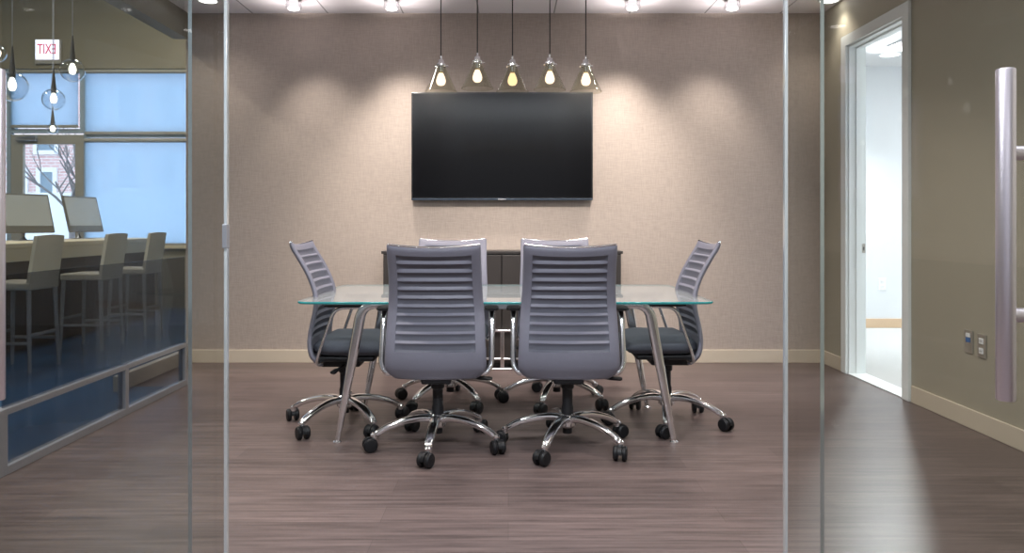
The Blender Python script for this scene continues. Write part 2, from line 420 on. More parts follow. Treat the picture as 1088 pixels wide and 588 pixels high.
# ------------------------------------------------------------------ office beyond the right doorway
OX, OY = XR + TH, 8.3
bm = bm_new(); box(bm, OX - 0.03, 7.0, 3.6, OY, -0.1, 0.0)
struct('floor_office', bm, 'office_carpet', 'pale grey carpet inside the bright office', 'floor')
bm = bm_new(); box(bm, OX - 0.0, 7.0, 3.6, OY + .15, ZC + 0.0, ZC + 0.1)
struct('ceiling_office', bm, 'plain_ceil', 'white ceiling of the bright office', 'ceiling')
bm = bm_new(); box(bm, OX, 7.15, OY, OY + 0.15, 0, ZC); box(bm, 7.0, 7.15, 3.6, OY, 0, ZC); box(bm, OX, 7.15, 3.45, 3.6, 0, ZC); box(bm, OX, OX + 0.02, YB, OY, 0, ZC)
struct('wall_office', bm, 'office_wall', 'pale office walls seen through the doorway', 'wall')
bm = boxb(OX, 7.0, OY - 0.014, OY, 0, 0.10, 0.003); struct('baseboard_office', bm, 'tan', 'tan baseboard inside the bright office', 'baseboard')
# doorway: casing, jambs, stop, threshold, strike plate
CW = 0.075
bm = bm_new()
for y0, y1 in ((DY0 - CW, DY0 + 0.005), (DY1 - 0.005, DY1 + CW)):
    box(bm, XR - 0.022, XR, y0, y1, 0, DZ + CW)
box(bm, XR - 0.022, XR, DY0, DY1, DZ - 0.005, DZ + CW)
bevel(bm, 0.003, 2)
dr = struct('door_3', bm, 'white_paint', 'white doorway casing on the right wall opening to a bright office', 'door')
bm = bm_new(); box(bm, XR, OX, DY0, DY0 + 0.018, 0, DZ); box(bm, XR, OX, DY1 - 0.018, DY1, 0, DZ); box(bm, XR, OX, DY0, DY1, DZ - 0.018, DZ)
obj('jamb', bm, 'white_paint', dr, smooth=0)
bm = bm_new(); box(bm, XR + 0.05, XR + 0.09, DY1 - 0.03, DY1 - 0.018, 0, DZ - .018); box(bm, XR + 0.05, XR + 0.09, DY0 + 0.018, DY0 + 0.03, 0, DZ - .018); box(bm, XR + 0.05, XR + 0.09, DY0 + .03, DY1 - .03, DZ - 0.03, DZ - 0.018)
obj('door_stop', bm, 'white_paint', dr, smooth=0)
obj('threshold', boxb(XR - 0.012, OX, DY0 + .018, DY1 - .018, 0, 0.008, 0.002), 'white_paint', dr)
bm = boxb(XR + 0.094, XR + 0.122, DY1 - 0.0205, DY1 - 0.018, 0.905, 0.975, 0.0008, 1)
sp = obj('strike_plate', bm, 'plate_metal', dr); obj('latch_hole', boxb(XR + 0.102, XR + 0.113, DY1 - 0.0212, DY1 - 0.0204, 0.925, 0.952, 0), 'slot', sp)
# office fittings
def wall_plate(name, label, cat, group, mats):
    t = thing(name, label, cat, group=group)
    obj('cover_plate', boxb(-0.036, 0.036, -0.007, 0, -0.058, 0.058, 0.003), mats[0], t)
    return t
t = wall_plate('wall_outlet', 'white socket plate on the pale office wall seen through the doorway', 'wall outlet', 'wall plates', ['plate'])
for s in (-1, 1):
    r = obj('socket', boxb(-0.017, 0.017, -0.010, -0.006, s * 0.024 - 0.014, s * 0.024 + 0.014, 0.003), 'plate', t)
    bm = bm_new(); box(bm, -0.008, -0.005, -0.0106, -0.0098, s * 0.024 - 0.006, s * 0.024 + 0.006); box(bm, 0.005, 0.008, -0.0106, -0.0098, s * 0.024 - 0.006, s * 0.024 + 0.006)
    obj('slot', bm, 'slot', r, smooth=0)
p = at(937, 302, OY); t.location = (p.x, OY, p.z); t.scale = (1.15, 1, 1.15)
# right wall plates (face -x)
px = 1044; d = F * XR / (px - CX); p = at(px, 368, d)
t2 = dup(t, 'white socket in a metal plate on the right wall beside the door handle', (XR, d, p.z), -PI / 2); t2.scale = (1.1, 1, 1.1)
for c in t2.children:
    if c.name.startswith('cover_plate'):
        me = c.data.copy(); me.materials.clear(); me.materials.append(M['plate_metal']); c.data = me
px = 1030; d = F * XR / (px - CX); p = at(px, 363, d)
t3 = wall_plate('data_outlet', 'metal plate with a blue data jack on the right wall, farther of two', 'data outlet', 'wall plates', ['plate_metal'])
obj('jack_insert', boxb(-0.018, 0.018, -0.010, -0.006, 0.022, 0.042, 0.002), 'plate', t3)
obj('data_jack', boxb(-0.018, -0.001, -0.011, -0.006, -0.004, 0.020, 0.002), 'jack', t3)
obj('data_jack', boxb(0.001, 0.018, -0.011, -0.006, -0.004, 0.020, 0.002), 'jack', t3)
t3.location = (XR, d, p.z); t3.rotation_euler = (0, 0, -PI / 2); t3.scale = (1.1, 1, 1.1)
# office ceiling light + vent
def flush_light(name, label, loc, r, group, lens):
    t = thing(name, label, 'ceiling light', loc, group=group)
    obj('trim_ring', lathe(bm_new(), [(r * 1.22, 0), (r * 1.22, -0.004), (r * 1.15, -0.008), (r, -0.006), (r, 0)], 40), 'white_paint', t)
    obj('lens', lathe(bm_new(), [(0, -0.012), (r * 0.6, -0.011), (r * 0.98, -0.005), (r * 0.98, 0), (0, 0)], 40), lens, t)
    return t
flush_light('recessed_downlight', 'round lit downlight in the bright office ceiling', (3.84, 7.72, ZC), 0.09, 'recessed downlights', 'lamp_cool')
t = thing('ceiling_vent', 'long grey grille in the office ceiling above the doorway', 'ceiling vent', (3.72, 6.95, ZC))
obj('vent_frame', boxb(-0.09, 0.09, -0.42, 0.42, -0.010, 0, 0.003), 'vent', t)
bm = bm_new()
for k in range(5): box(bm, -0.07 + k * 0.03, -0.05 + k * 0.03, -0.40, 0.40, -0.014, -0.009)
obj('grille', bm, 'alu', t, smooth=0)

# ------------------------------------------------------------------ ceiling lights of the meeting room
DLY = 5.85
for px, lab in ((221, 'flush round ceiling light at the far left, seen through the left glass'), (881, 'flush round ceiling light at the far right above the doorway wall')):
    flush_light('recessed_downlight', lab, ((px - CX) / F * DLY, DLY, ZC), 0.066, 'recessed downlights', 'lamp')
def glass_downlight(label, loc):
    t = thing('glass_trim_downlight', label, 'ceiling light', loc, group='glass trimmed downlights along the back wall')
    obj('ceiling_ring', lathe(bm_new(), [(0.066, 0), (0.066, -0.006), (0.05, -0.010), (0.0, -0.010), (0, 0)], 36), 'chrome', t)
    obj('glass_cylinder', lathe(bm_new(), [(0.060, -0.006), (0.060, -0.072), (0.057, -0.074), (0.055, -0.072), (0.055, -0.006)], 40, close=True), 'drop', t)
    h = obj('lamp_holder', lathe(bm_new(), [(0.0, -0.010), (0.032, -0.010), (0.034, -0.05), (0.046, -0.072), (0.046, -0.084), (0.040, -0.084), (0.036, -0.078), (0.0, -0.078)], 36), 'lit_cone', t)
    obj('lens', lathe(bm_new(), [(0, -0.092), (0.02, -0.091), (0.036, -0.086), (0.040, -0.0795), (0, -0.0795)], 36), 'lamp', h)
    return t
GD = [(312, 'glass trimmed ceiling light at the left end of the four'), (416, 'glass trimmed ceiling light just left of the pendant lamps'),
      (672, 'glass trimmed ceiling light just right of the pendant lamps'), (778, 'glass trimmed ceiling light at the right end of the four')]
g0 = None
for px, lab in GD:
    loc = ((px - CX) / F * 5.8, 5.8, ZC)
    if g0 is None: g0 = glass_downlight(lab, loc)
    else: dup(g0, lab, loc)

# ------------------------------------------------------------------ television
TY = YB - 0.04
a = at(437, 98, TY - 0.03); b = at(630, 213, TY - 0.03)
tw, th_ = (b.x - a.x) / 2, (a.z - b.z) / 2
tv = thing('television', 'large black wall television, switched off, on the taupe back wall', 'television', ((a.x + b.x) / 2, TY, (a.z + b.z) / 2))
obj('casing', boxb(-tw, tw, -0.028, 0.02, -th_, th_, 0.004), 'tv_case', tv)
obj('screen', boxb(-tw + 0.014, tw - 0.014, -0.0305, -0.02, -th_ + 0.026, th_ - 0.012, 0.001), 'tv_screen', tv)
obj('bottom_trim', boxb(-tw + 0.004, tw - 0.004, -0.034, -0.02, -th_ + 0.001, -th_ + 0.016, 0.002), 'tv_trim', tv)
bm = bm_new()
for k in range(7): box(bm, -0.031 + k * 0.009, -0.031 + k * 0.009 + 0.0065, -0.0352, -0.033, -th_ + 0.0045, -th_ + 0.0125)
obj('emblem', bm, 'silver', tv, smooth=0)
obj('wall_mount', boxb(-0.3, 0.3, 0.018, YB - TY, -0.2, 0.2, 0.004), 'black', tv)

# ------------------------------------------------------------------ pendant lamps
PY = 4.3
def pendant(label, loc, bulb='bulb_glass'):
    """origin at the middle of the shade's open rim"""
    t = thing('pendant_lamp', label, 'pendant lamp', loc, group='glass cone pendant lamps above the table')
    R, H = 0.089, 0.150
    prof = [(R, 0.0), (R + 0.002, 0.004), (R - 0.006, 0.016), (0.026, H - 0.008), (0.022, H), (0.019, H), (0.023, H - 0.010), (R - 0.0095, 0.017), (R - 0.004, 0.004)]
    obj('glass_shade', lathe(bm_new(), prof, 48, close=True), 'smoke', t)
    sk = obj('socket', lathe(bm_new(), [(0, H + 0.052), (0.006, H + 0.052), (0.007, H + 0.034), (0.016, H + 0.030), (0.018, H + 0.012), (0.026, H + 0.008), (0.029, H - 0.002), (0.027, H - 0.008), (0.016, H - 0.010), (0.014, H - 0.035), (0, H - 0.035)], 32), 'chrome', t)
    for k in range(3):
        q = 2 * PI * k / 3 + 0.3
        obj('thumb_screw', sweep(bm_new(), [(0.026 * math.cos(q), 0.026 * math.sin(q), H - 0.002), (0.042 * math.cos(q), 0.042 * math.sin(q), H - 0.002)], (0.0045, 0.0045), 8), 'chrome', sk)
    b = obj('bulb', lathe(bm_new(), [(0.012, H - 0.034), (0.013, H - 0.045), (0.022, H - 0.066), (0.027, H - 0.085), (0.025, H - 0.100), (0.016, H - 0.111), (0, H - 0.115)], 28), bulb, t)
    obj('bulb_base', lathe(bm_new(), [(0.0, H - 0.03), (0.0135, H - 0.03), (0.0135, H - 0.044), (0, H - 0.044)], 20), 'bulb_brass', b)
    zt = ZC - loc[2]
    obj('cord', lathe(bm_new(), [(0.0032, H + 0.050), (0.0032, zt - 0.02)], 10), 'cord', t)
    obj('ceiling_canopy', lathe(bm_new(), [(0, zt), (0.05, zt), (0.05, zt - 0.012), (0.02, zt - 0.024), (0, zt - 0.024)], 28), 'chrome', t)
    return t
PN = [(468.5, 98, 'cone pendant lamp with black cord, leftmost of the row of five'), (507.2, 94.5, 'cone pendant lamp hung a little higher, second from the left of five'),
      (544.5, 98, 'cone pendant lamp with the most orange bulb, middle of the row of five'), (584.2, 96, 'cone pendant lamp second from the right of the row of five'),
      (622.5, 98, 'cone pendant lamp over the television corner, rightmost of the row of five')]
for px, py, lab in PN:
    p = at(px, py, PY); pendant(lab, (p.x, PY, p.z), 'bulb_orange' if px == 544.5 else 'bulb_glass')

# ------------------------------------------------------------------ credenza
CYF = 5.88
cx0, cx1 = (405 - CX) / F * CYF, (662 - CX) / F * CYF; ctop = CH - 28.5 / F * CYF
ccx, cw = (cx0 + cx1) / 2, (cx1 - cx0) / 2
cr = thing('credenza', 'dark brown low cabinet against the back wall below the television', 'cabinet', (ccx, CYF, 0))
CD = YB - 0.014 - CYF
obj('body', boxb(-cw + 0.012, cw - 0.012, 0.022, CD, 0.05, ctop - 0.022, 0.003), 'cab', cr)
obj('top', boxb(-cw, cw, 0.0, CD, ctop - 0.022, ctop, 0.003), 'cab', cr)
obj('plinth', boxb(-cw + 0.03, cw - 0.03, 0.05, CD - 0.02, 0, 0.05, 0.002), 'black', cr)
off = (533 - CX) / F * CYF - ccx
edges = [-cw + 0.014, (-cw + off) / 2, off, (cw + off) / 2, cw - 0.014]
for k in range(4):
    x0, x1 = edges[k] + 0.004, edges[k + 1] - 0.004
    dd = obj('door', boxb(x0, x1, 0.002, 0.022, 0.06, ctop - 0.03, 0.003), 'cab_panel', cr)
    hx = x1 - 0.03 if k % 2 == 0 else x0 + 0.03
    if k in (0, 3): obj('handle', sweep(bm_new(), [(hx, -0.012, 0.5), (hx, -0.012, 0.7)], (0.005, 0.005), 10), 'chrome', dd)
bm = bm_new()
sweep(bm, [(off - 0.085, -0.014, 0.305), (off + 0.085, -0.014, 0.305)], (0.012, 0.012), 12)
sweep(bm, [(off + 0.005, -0.014, 0.30), (off + 0.005, -0.014, 0.018)], (0.017, 0.010), 12, up=Vector((0, 1, 0)))
sweep(bm, [(off - 0.22, -0.014, 0.09), (off + 0.16, -0.014, 0.09)], (0.009, 0.009), 12)
sweep(bm, [(off - 0.30, -0.014, 0.012), (off + 0.30, -0.014, 0.012)], (0.012, 0.011), 12)
obj('metal_stand', bm, 'chrome', cr)

# ------------------------------------------------------------------ glass table
TX, TYC, TZ = -0.014, 4.355, 0.735
tb = thing('conference_table', 'clear glass conference table with teal edge and slanting chrome legs', 'table', (TX, TYC, 0))
def rounded(hx, hy, r, n=10):
    out = []
    for cx, cy, a0 in ((hx - r, hy - r, 0), (-hx + r, hy - r, PI / 2), (-hx + r, -hy + r, PI), (hx - r, -hy + r, 1.5 * PI)):
        for k in range(n + 1):
            a = a0 + PI / 2 * k / n
            out.append((cx + r * math.cos(a), cy + r * math.sin(a)))
    return out
bm = bm_new(); o = rounded(1.045, 0.555, 0.065)
n = len(o); rings = []
for inset, z in ((0.003, TZ - 0.012), (0.0, TZ - 0.009), (0.0, TZ - 0.003), (0.003, TZ)):
    rings.append([bm.verts.new((x * (1 - inset), y * (1 - inset), z)) for x, y in o])
for k in range(3):
    for i in range(n):
        bm.faces.new((rings[k][i], rings[k][(i + 1) % n], rings[k + 1][(i + 1) % n], rings[k + 1][i])).material_index = 1
bm.faces.new(list(reversed(rings[0]))); bm.faces.new(rings[-1])
bmesh.ops.recalc_face_normals(bm, faces=bm.faces[:])
obj('tabletop', bm, ['table_glass', 'table_edge'], tb, smooth=30)
ZU = TZ - 0.0125
def table_leg(sx, y):
    bm = bm_new()
    path = fillet([(sx * 0.56, y, ZU - 0.018), (sx * 0.735, y, ZU - 0.018), (sx * 0.862, y, 0.012)], 0.07, 8)
    sec = [(0.015, 0.018)] + [(0.016, 0.022)] * 9 + [(0.010, 0.012)]
    # even out the taper on the straight shank
    a, b = path[-2], path[-1]; extra = [a.lerp(b, t) for t in (0.25, 0.5, 0.75)]
    path = path[:-1] + extra + [b]
    sec = [(0.016, 0.016)] + [(0.018 + 0.010 * k / 8, 0.015) for k in range(9)] + [(0.026, 0.015), (0.022, 0.014), (0.018, 0.013), (0.013, 0.011)]
    sec = (sec + [sec[-1]] * 20)[:len(path)]
    sweep(bm, path, sec, 18, up=Vector((0, 1, 0)), power=3.2)
    l = obj('leg', bm, 'chrome', tb)
    obj('foot', lathe(bm_new(), [(0.0, 0), (0.022, 0), (0.022, 0.006), (0.012, 0.014), (0, 0.014)], 24, c=(sx * 0.864, y, 0)), 'chrome', l)
for y in (-0.42, 0.335):
    for sx in (-1, 1): table_leg(sx, y)
for y in (-0.42, 0.335):
    obj('cross_rail', boxb(-0.60, 0.60, y - 0.018, y + 0.018, ZU - 0.036, ZU - 0.004, 0.003), 'alu', tb)
for sx in (-1, 1):
    obj('side_rail', boxb(sx * 0.58 - 0.02, sx * 0.58 + 0.02, -0.40, 0.315, ZU - 0.034, ZU - 0.006, 0.003), 'alu', tb)
    for y in (-0.42, 0.335):
        obj('glass_pad', lathe(bm_new(), [(0.03, ZU - 0.004), (0.03, ZU), (0, ZU)], 24, c=(sx * 0.66, y, 0)), 'alu', tb)

# ------------------------------------------------------------------ office chairs
PROF = [(-0.098, 0.362), (-0.128, 0.375), (-0.156, 0.41), (-0.168, 0.46), (-0.166, 0.52), (-0.150, 0.60), (-0.132, 0.67), (-0.130, 0.73), (-0.150, 0.80), (-0.180, 0.87), (-0.222, 0.94), (-0.272, 1.026)]
def prof_y(z):
    for (y0, z0), (y1, z1) in zip(PROF, PROF[1:]):
        if z <= z1:
            t = max(0, (z - z0) / (z1 - z0)); return y0 + (y1 - y0) * t
    return PROF[-1][0]
def prof_s(z, w=0.02):
    return sum(prof_y(min(1.026, max(0.362, z + w * k))) for k in (-2, -1, 0, 1, 2)) / 5
ZB, ZT = 0.362, 1.022
def half_w(z):
    t = (z - ZB) / (ZT - ZB)
    w = 0.252 - 0.030 * t
    if t > 0.45: w -= 0.010 * math.sin(PI * min(1, (t - 0.45) / 0.5))* 0.4
    r = 0.075
    if z < ZB + r: w -= r - math.sqrt(max(0, r * r - (r - (z - ZB)) ** 2))
    return w
def back_pos(u, v, off):
    z = ZB + (ZT - ZB) * v
    y = prof_s(z) + 0.035 * u * u * (1 - 0.3 * v)
    dz = 0.004
    slope = (prof_s(z + dz) - prof_s(z - dz)) / (2 * dz)
    nx = Vector((0, -1, slope)).normalized()       # outward (rear) normal in the y-z plane
    zz = z - 0.016 * (1 - u * u) * max(0, (v - 0.85) / 0.15)
    return Vector((u * half_w(z), y, zz)) + nx * off
UF, V0, V1 = 0.80, 0.210, 0.945                     # the ribbed field
def make_chair(label, group):
    t = thing('office_chair', label, 'office chair', group=group)
    us = sorted(set([-1, -0.985, -0.94] + [-0.86] + [-UF + 2 * UF * k / 16 for k in range(17)] + [UF + 0.06] + [0.94, 0.985, 1]))
    vs = sorted(set([0, 0.002, 0.006, 0.012, 0.02, 0.03, 0.045, 0.06, 0.08, 0.1, 0.13, 0.16, 0.19, V0, V1, 0.97, 0.985, 0.995, 1.0] + [V0 + (V1 - V0) * k / 30 for k in range(31)]))
    def th(u, v):
        e = min((1 - abs(u)) * 0.23, v * 0.66 + 0.004, (1 - v) * 0.66 + 0.003)
        return 0.013 * min(1, math.sqrt(max(0.02, e / 0.016)))
    bk = obj('backrest', slab(bm_new(), us, vs, lambda u, v: back_pos(u, v, th(u, v)), lambda u, v: back_pos(u, v, -th(u, v)),
             keep=lambda u, v: not (abs(u) < UF and V0 < v < V1)), 'grey', t, smooth=50)
    nr = 11; us2 = [-UF + 2 * UF * k / 20 for k in range(21)]
    vs2 = []; offs = {}
    for k in range(nr):
        for f, dpt in ((0.0, 0.0125), (0.12, 0.0075), (0.24, 0.003), (0.45, 0.003), (0.62, 0.004), (0.74, 0.006), (0.88, 0.011), (0.95, 0.0135)):
            v = V0 + (V1 - V0) * (k + 1 - f) / nr if False else V0 + (V1 - V0) * (k + f) / nr
            vs2.append(v); offs[v] = dpt
    vs2.append(V1); offs[V1] = 0.0125; vs2.sort()
    # going up each rib: a lip that looks up (pale line), then a shallow hollow that looks down (dark band, shade put into its colour)
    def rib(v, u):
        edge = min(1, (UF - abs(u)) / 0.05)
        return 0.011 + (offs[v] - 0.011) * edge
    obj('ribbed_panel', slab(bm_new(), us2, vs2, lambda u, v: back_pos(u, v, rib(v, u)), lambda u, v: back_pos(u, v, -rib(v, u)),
        mat=lambda u, v: 1 if (((v - V0) / (V1 - V0) * nr) % 1 < 0.22 or ((v - V0) / (V1 - V0) * nr) % 1 > 0.90) and v > V0 + 0.02 else 0), ['rib_shade', 'grey'], t, smooth=28)
    pts = [back_pos(u, 1.0, 0) + Vector((0, 0, 0.004)) for u in [-0.97 + 1.94 * k / 16 for k in range(17)]]
    obj('top_bar', sweep(bm_new(), pts, (0.0085, 0.006), 12), 'chrome', t)
    # seat
    bm = bm_new()
    sy0, sy1 = -0.128, 0.265
    usx = [-1, -0.97, -0.9, -0.78, -0.6, -0.3, 0, 0.3, 0.6, 0.78, 0.9, 0.97, 1]
    vsy = [0, 0.02, 0.06, 0.14, 0.3, 0.5, 0.7, 0.84, 0.93, 0.98, 1]
    def seat_pt(u, v, top):
        rx = abs(u) ** 3; ry = abs(2 * v - 1) ** 3
        hw = 0.245 - 0.03 * max(0, abs(2 * v - 1) ** 5) - (0.035 * (1 - v / 0.3) ** 2 if v < 0.3 else 0)
        e = max(abs(u), abs(2 * v - 1)) ** 7
        if top: z = 0.522 - 0.010 * (1 - abs(u)) * (1 - abs(2 * v - 1)) - 0.05 * e - 0.022 * max(0, v - 0.75) / 0.25
        else: z = 0.412 + 0.038 * e
        return Vector((u * hw, sy0 + (sy1 - sy0) * v, z))
    slab(bm, usx, vsy, lambda u, v: seat_pt(u, v, True), lambda u, v: seat_pt(u, v, False))
    obj('seat', bm, 'seat', t, smooth=60)
    obj('seat_pan', boxb(-0.20, 0.20, -0.13, 0.20, 0.388, 0.416, 0.010), 'black', t)
    obj('tilt_mechanism', boxb(-0.075, 0.075, -0.12, 0.10, 0.335, 0.390, 0.012), 'black', t)
    lv = obj('lever', sweep(bm_new(), [(0.06, 0.02, 0.352), (0.20, 0.0, 0.345)], (0.006, 0.006), 10), 'black', t)
    obj('lever_paddle', sweep(bm_new(), [(0.19, 0.0, 0.346), (0.215, 0.0, 0.345), (0.265, -0.005, 0.343), (0.275, -0.006, 0.343)], [(0.008, 0.006), (0.016, 0.010), (0.017, 0.010), (0.010, 0.006)], 12), 'black', lv)
    obj('gas_cylinder', lathe(bm_new(), [(0, 0.07), (0.024, 0.07), (0.024, 0.10), (0.030, 0.115), (0.030, 0.20), (0.026, 0.215), (0.026, 0.29), (0.034, 0.30), (0.034, 0.336), (0, 0.336)], 28), 'black', t)
    for s in (-1, 1):
        path = fillet([(s * 0.13, -0.075, 0.385), (s * 0.245, -0.095, 0.385), (s * 0.272, -0.082, 0.43), (s * 0.272, 0.005, 0.680), (s * 0.272, 0.13, 0.686)], 0.05, 7)
        am = obj('arm', sweep(bm_new(), path, (0.0085, 0.014), 14, up=Vector((s, 0.0, 0.02)), power=2.6), 'chrome', t)
        pts = [(s * 0.272, -0.045, 0.694), (s * 0.272, -0.02, 0.696), (s * 0.270, 0.08, 0.697), (s * 0.266, 0.18, 0.696), (s * 0.264, 0.205, 0.694)]
        obj('arm_pad', sweep(bm_new(), pts, [(0.020, 0.006), (0.034, 0.011), (0.037, 0.012), (0.034, 0.011), (0.018, 0.006)], 16, power=3), 'black', am)
    return t
def add_base(t, ang):
    obj('hub', lathe(bm_new(), [(0, 0.100), (0.034, 0.100), (0.044, 0.110), (0.046, 0.142), (0.040, 0.160), (0.032, 0.168), (0, 0.168)], 30), 'chrome', t)
    for k in range(5):
        a = ang + 2 * PI * k / 5
        path = spline([(0.025, 0, 0.142), (0.08, 0, 0.150), (0.16, 0, 0.142), (0.25, 0, 0.116), (0.318, 0, 0.080)], 20)
        n = len(path)
        sec = [(0.029 - 0.009 * i / (n - 1), 0.020 - 0.006 * i / (n - 1)) for i in range(n)]
        sec[-1] = (0.012, 0.008)
        bm = sweep(bm_new(), path, sec, 14, power=2.6)
        lathe(bm, [(0, 0.060), (0.015, 0.060), (0.017, 0.068), (0.017, 0.084), (0.010, 0.092), (0, 0.094)], 18, c=(0.318, 0, 0))
        lg = obj('base_leg', bm, 'chrome', t, rot=(0, 0, a))
        # caster at the leg's end, swivelled
        c = bpy.data.objects.new('caster', None)
        sw = a + random.uniform(-1.2, 1.2)
        bm = bm_new()
        lathe(bm, [(0, 0.066), (0.006, 0.066), (0.006, 0.03), (0, 0.03)], 12)
        for i in range(1):
            # hood: half shell over the wheels
            pr = []
            for q in range(13):
                an = PI * q / 12
                pr.append((0.018 + 0.033 * math.cos(an), 0.031 + 0.033 * math.sin(an)))
            A = [bm.verts.new((x, -0.008, z)) for x, z in pr]; B = [bm.verts.new((x, 0.008, z)) for x, z in pr]
            for q in range(12): bm.faces.new((A[q], A[q + 1], B[q + 1], B[q]))
            bm.faces.new(A[::-1]); bm.faces.new(B)
        bmesh.ops.recalc_face_normals(bm, faces=bm.faces[:])
        ch = obj('caster', bm, 'black', t, loc=(0.318 * math.cos(a), 0.318 * math.sin(a), 0), rot=(0, 0, sw), smooth=40); ch.scale = (1.12, 1.12, 1.12)
        for s in (-1, 1):
            obj('wheel', lathe(bm_new(), [(0, s * 0.009), (0.029, s * 0.009), (0.031, s * 0.012), (0.031, s * 0.023), (0.026, s * 0.029), (0.011, s * 0.031), (0, s * 0.031)], 24, c=(0.018, 0, 0.031), axis='Y'), 'rubber', ch)
        bpy.data.objects.remove(c)
GRP = 'grey office chairs around the glass table'
chair = make_chair('grey ribbed office chair showing its back, at the near table edge, left of two', GRP)
plain = [c for c in chair.children]
def place(label, x, y, rz, ang, first=False):
    t = chair if first else dup(chair0, label)
    t['label'] = label; t.location = (x, y, 0); t.rotation_euler = (0, 0, rz)
    return t
# the seat and back are made once and copied; each chair then gets its own turn of the five star base
chair0 = chair
CH_ = [('grey ribbed office chair showing its back, at the near table edge, left of two', -0.355, 3.865, 0.01, -PI / 2 - 0.05),
       ('grey ribbed office chair showing its back, at the near table edge, right of two', 0.298, 3.865, -0.02, -PI / 2 - 0.42),
       ('grey ribbed office chair facing the viewer from behind the table, left of two', -0.365, 4.82, PI, -PI / 2 + 0.62),
       ('grey ribbed office chair facing the viewer from behind the table, right of two', 0.305, 4.82, PI, -PI / 2 + 0.92),
       ('grey ribbed office chair seen side-on at the left end of the glass table', -0.912, 4.28, -PI / 2, -PI / 2 - 0.56),
       ('grey ribbed office chair seen side-on at the right end of the glass table', 0.892, 4.33, PI / 2, -PI / 2 - 0.20)]
made = []
for i, (lab, x, y, rz, ang) in enumerate(CH_):
    made.append(place(lab, x, y, rz, ang, first=(i == 0)))
for (lab, x, y, rz, ang), t in zip(CH_, made): add_base(t, ang - rz)

# ------------------------------------------------------------------ glass front: fixed panels and open doors
ZG = ZC - 0.002
def glass_panel(x0, x1, y0, y1, z0, z1, edge_faces):
    """box of glass, its narrow sides in the edge material"""
    bm = bm_new(); box(bm, x0, x1, y0, y1, z0, z1)
    bm.normal_update()
    for f in bm.faces:
        n = f.normal
        if any(abs(n[i]) > 0.9 for i in edge_faces): f.material_index = 1
    return bm
XE0, XE1 = -0.829, 0.815
w1 = struct('window_1', glass_panel(XP + 0.002, XE0, YF - 0.006, YF + 0.006, 0.002, ZG, (0, 2)), ['glass', 'edge'], 'clear fixed glass panel left of the open doorway', 'glass panel')
w2 = struct('window_2', glass_panel(XE1, XR - 0.002, YF - 0.006, YF + 0.006, 0.002, ZG, (0, 2)), ['glass', 'edge'], 'clear fixed glass panel right of the open doorway', 'glass panel')
def edge_strip(w, x, name='edge_strip'):
    # polished seal on the panel's free edge
    obj(name, boxb(x - 0.005, x + 0.005, YF - 0.0085, YF + 0.0085, 0.002, ZG, 0.002), 'edge', w)
edge_strip(w1, XE0 + 0.002); edge_strip(w2, XE1 - 0.002)
st = obj('lock_strike', boxb(XE0 - 0.006, XE0 + 0.008, YF - 0.014, YF + 0.012, 1.05, 1.12, 0.002), 'alu', w1)
def glass_door(name, hx, hy, fx, fy, s, label):
    d = Vector((fx - hx, fy - hy, 0)); L = d.length
    ang = math.atan2(d.y, d.x)
    w = struct(name, glass_panel(0, L, -0.006, 0.006, 0.012, ZG - 0.01, (0, 2)), ['leaf', 'leaf_edge'], label, 'glass door')
    w.location = (hx, hy, 0); w.rotation_euler = (0, 0, ang)
    hr = obj('patch_fitting', boxb(0.0, 0.16, -0.014, 0.014, 0.004, 0.055, 0.003), 'steel', w)
    obj('patch_fitting', boxb(0.0, 0.16, -0.014, 0.014, ZG - 0.06, ZG - 0.008, 0.003), 'steel', w)
    # ladder pull towards the doorway's middle: local y side s
    hxl = 0.735
    bm = bm_new()
    lathe(bm, [(0, 0.796), (0.0155, 0.796), (0.0165, 0.798), (0.0165, 1.404), (0.0155, 1.406), (0, 1.406)], 36, c=(hxl, s * 0.072, 0))
    h = obj('pull_handle', bm, 'steel', w)
    for z in (0.952, 1.2515):
        bm = bm_new()
        lathe(bm, [(0.0135, 0), (0.0135, 0.058)], 24, axis='Y')
        if s < 0: bmesh.ops.scale(bm, vec=(1, -1, 1), verts=bm.verts[:])
        bmesh.ops.translate(bm, vec=(hxl, s * 0.004, z), verts=bm.verts[:])
        bmesh.ops.recalc_face_normals(bm, faces=bm.faces[:])
        obj('standoff', bm, 'steel', h)
    return w
glass_door('door_1', -0.892, 2.15, -1.040, 1.29, 1, 'clear glass door leaf standing open on the left, its pull handle at the picture edge')
glass_door('door_2', 0.880, 2.15, 1.007, 1.29, -1, 'clear glass door leaf standing open on the right, with a tall steel pull handle')

# ------------------------------------------------------------------ left partition: low aluminium frame with glass
PY0, PY1 = 3.43, 5.345
RZ = 0.285
pt = thing('glass_partition', 'low aluminium framed glass partition along the left side of the room', 'glass partition', (XP, PY0, 0), kind='structure')
ln = PY1 - PY0
obj('lower_rail', boxb(-0.025, 0.025, 0, ln, 0.0, 0.040, 0.003), 'alu', pt)
obj('upper_rail', boxb(-0.025, 0.025, 0, ln, RZ - 0.018, RZ + 0.012, 0.003), 'alu', pt)
for y0, y1 in ((-0.06, 0.0), (1.055, 1.095), (ln - 0.035, ln)):
    obj('post', boxb(-0.024, 0.024, y0, y1, 0.0, RZ + 0.012, 0.003), 'alu', pt)
bm = bm_new(); box(bm, -0.005, 0.005, 0.0, 1.055, 0.04, RZ - 0.018); box(bm, -0.005, 0.005, 1.095, ln - 0.035, 0.04, RZ - 0.018)
obj('lower_glass', bm, 'low_glass', pt, smooth=0)
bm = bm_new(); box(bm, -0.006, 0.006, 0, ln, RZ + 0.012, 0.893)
obj('dim_band', bm, 'dim_glass', pt, smooth=0)['label'] = 'lower band of the glass, dimming put into its grey tint'
